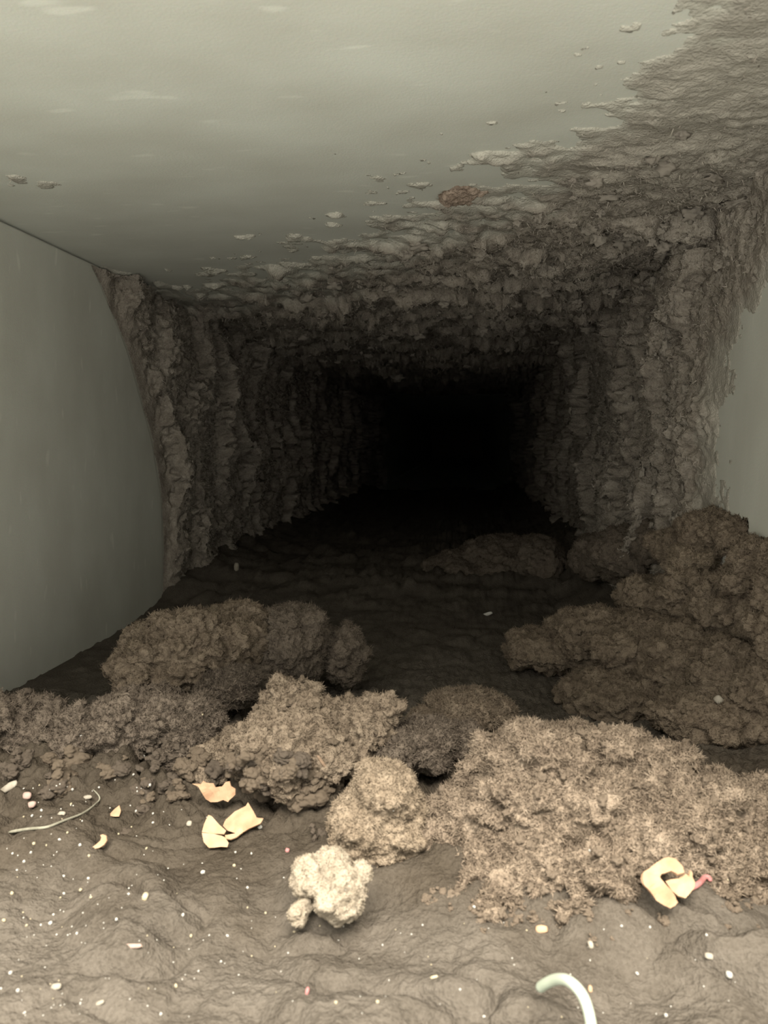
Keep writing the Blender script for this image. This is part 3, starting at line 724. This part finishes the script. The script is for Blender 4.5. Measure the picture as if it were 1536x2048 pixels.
chip('pale_chip', 'long pink-beige sliver on the lower left dust', 267, 1893, 43, 9, 4, M_PALEPINK, 'chip')
chip('pale_chip', 'blunt pale grey chip near the lower left corner', 113, 1975, 27, 13, 14, M_CHIP, 'chip')
chip('pale_chip', 'slim beige chip below the pink-beige sliver', 200, 2007, 24, 9, 28, M_CHIP, 'chip')
chip('seed', 'pale orange seed below the largest mound', 1083, 1861, 26, 16, 8, M_WOODP, 'seed')
chip('seed', 'small beige seed right of the pale orange seed', 1181, 1892, 11, 16, 15, M_CHIP, 'seed')
chip('seed', 'cream oval seed in a crease of the front humps', 291, 1796, 13, 18, -15, M_CREAM, 'seed')
chip('pale_chip', 'white sliver on the dark valley floor', 974, 1230, 24, 7, 20, M_WHITE, 'chip')
chip('pale_chip', 'tan upright grain on the dark floor near the left wall crust', 474, 1138, 10, 19, 5, M_CHIP, 'chip')
chip('pale_chip', 'beige grain on the shaded foot of the right-hand bank', 1436, 1403, 17, 17, 40, M_CHIP, 'chip')
chip('pink_chip', 'pink-grey lump beside the pale chip at the left edge', 55, 1594, 20, 16, 0, M_PALEPINK, 'chip')
chip('pink_chip', 'pink-grey ragged lump below its twin at the left edge', 63, 1612, 22, 15, 15, M_PALEPINK, 'chip')
chip('pale_chip', 'whitish oblong grain above the thin stem', 124, 1629, 18, 10, 8, M_CHIP, 'chip')
chip('pale_chip', 'beige oblong flake touching the tip of the thin stem', 175, 1596, 22, 9, 8, M_CHIP, 'chip')
chip('pink_chip', 'tiny pink flake on the bottom centre dust', 615, 1985, 8, 17, -10, M_PINK, 'chip')
chip('pink_chip', 'tiny pink flake above the fluffy lint ball', 575, 1702, 9, 9, 0, M_PINK, 'chip')
chip('pale_chip', 'beige flake behind the plastic wire', 1180, 1980, 9, 14, 0, M_WOODP, 'chip')
chip('pale_chip', 'pale oval flake above the white grain at lower right', 1418, 1914, 19, 12, -10, M_CHIP, 'chip')
chip('pale_chip', 'thin yellow sliver on the dust left of the plastic wire', 868, 1955, 18, 6, 18, M_CREAM, 'chip')
chip('pale_chip', 'pale blue-white chip right of the folded shaving', 520, 1656, 11, 8, 30, M_WHITE, 'chip')
chip('pale_chip', 'round grey pellet left of the folded shaving', 379, 1649, 12, 12, 0, M_CHIP, 'chip')

# white specks of grit
SPECKS = [(128,1753,7),(177,1758,7),(24,1788,9),(128,1788,7),(161,1781,8),(182,1796,8),(8,1842,10),(46,1826,5),(107,1830,6),(101,1847,10),(82,1851,6),(53,1852,7),(233,1840,8),(366,1831,8),(154,1868,7),(382,1873,8),(21,1947,9),(36,1983,12),(2,1978,6),(50,2026,7),(161,2008,7),(352,1973,10),(322,2029,8),(397,1943,5),(257,1789,7),
 (145,1580,7),(142,1609,6),(83,1622,8),(64,1633,8),(68,1688,8),(62,1706,7),(48,1724,7),(160,1691,8),(178,1713,8),(237,1669,6),(119,1680,7),(135,1666,6),(25,1708,6),(267,1550,6),(300,1571,7),(306,1628,6),(306,1646,6),(503,1708,6),(469,1732,7),(471,1705,5),(293,1698,7),(272,1623,6),
 (406,1746,11),(467,1732,6),(455,1873,8),(442,1924,7),(589,1865,7),(672,2006,8),(755,2005,9),(531,1827,6),(495,1776,6),(495,1816,5),(1458,1952,16),(1243,1853,7),(1300,1855,6),(1413,1871,6),(1274,1948,8),(920,1980,7),(1332,2032,9),(968,2034,7),(1179,1702,6),(948,1815,9),(1456,1761,6),(162,1472,6),(288,1512,6),(405,1430,5)]
rs = random.Random(5)
for _ in range(130):
    x = min(1530, abs(rs.gauss(0, 1)) * 210 + rs.random() * 60); y = rs.uniform(1600, 2044) if x > 300 else rs.uniform(1560, 2040)
    SPECKS.append((x, y, rs.uniform(2.2, 4.8)))
for _ in range(55):
    SPECKS.append((rs.uniform(350, 1530), rs.uniform(1840, 2044), rs.uniform(2.2, 4.5)))
SPECIAL = {(1458, 1952): 'largest round white grain near the lower right edge', (36, 1983): 'largest white grain at the lower left corner', (406, 1746): 'big white grain on the front dust below the folded shaving',
           (101, 1847): 'largest grit speck in the dense left-hand scatter', (948, 1815): 'white grain on the front skirt of the largest mound', (1332, 2032): 'white grain at the bottom edge right of the plastic wire',
           (755, 2005): 'white grain at the bottom edge below the lint ball', (352, 1973): 'big white grain below the pink-beige sliver', (162, 1472): 'lone speck of grit high on the dark left clumps',
           (288, 1512): 'lone speck of grit on the dark clump left of the centre mound', (405, 1430): 'lone speck of grit on the narrow dark clump', (1179, 1702): 'lone white speck on the upper slope of the largest mound',
           (1456, 1761): 'lone white speck right of the pink fibre', (589, 1865): 'white speck just below the tiny lint pellet', (8, 1842): 'big white grain touching the left picture edge'}
GRIT = {}
for m in (M_WHITE, M_CREAM):
    GRIT[m.name] = []
    for k in range(5):
        g = lump_mesh('grit_speck', 200 + k, (1, 0.9, 0.85), 0.3); g.materials.append(m); GRIT[m.name].append(g)
for i, (x, y, s) in enumerate(SPECKS):
    p, n = drop(x, y); k = px_size(p) * s / 2
    o = bpy.data.objects.new('grit_speck', GRIT[(M_CREAM if rs.random() < 0.25 else M_WHITE).name][i % 5]); COL.objects.link(o)
    o.location = p + Vector((0, 0, k * 0.35)); o.scale = (k, k * rs.uniform(.8, 1.1), k * rs.uniform(.75, 1.1)); o.rotation_euler = (rs.random() * 6, rs.random() * 6, rs.random() * 6)
    tone = 'cream' if o.data in GRIT[M_CREAM.name] else 'white'
    if (x, y) in SPECIAL:
        tag(o, SPECIAL[(x, y)], 'grit')
    else:
        zone = ('beside the thin dried stem' if x < 320 and y < 1720 else 'on the lower left front dust' if x < 320 else 'on the front dust left of the lint ball' if x < 600
                else 'on the front dust between lint ball and plastic wire' if x < 1070 else 'on the right front dust beyond the plastic wire')
        tag(o, 'tiny ' + tone + ' speck of grit ' + zone, 'grit', tone + ' grit ' + zone)
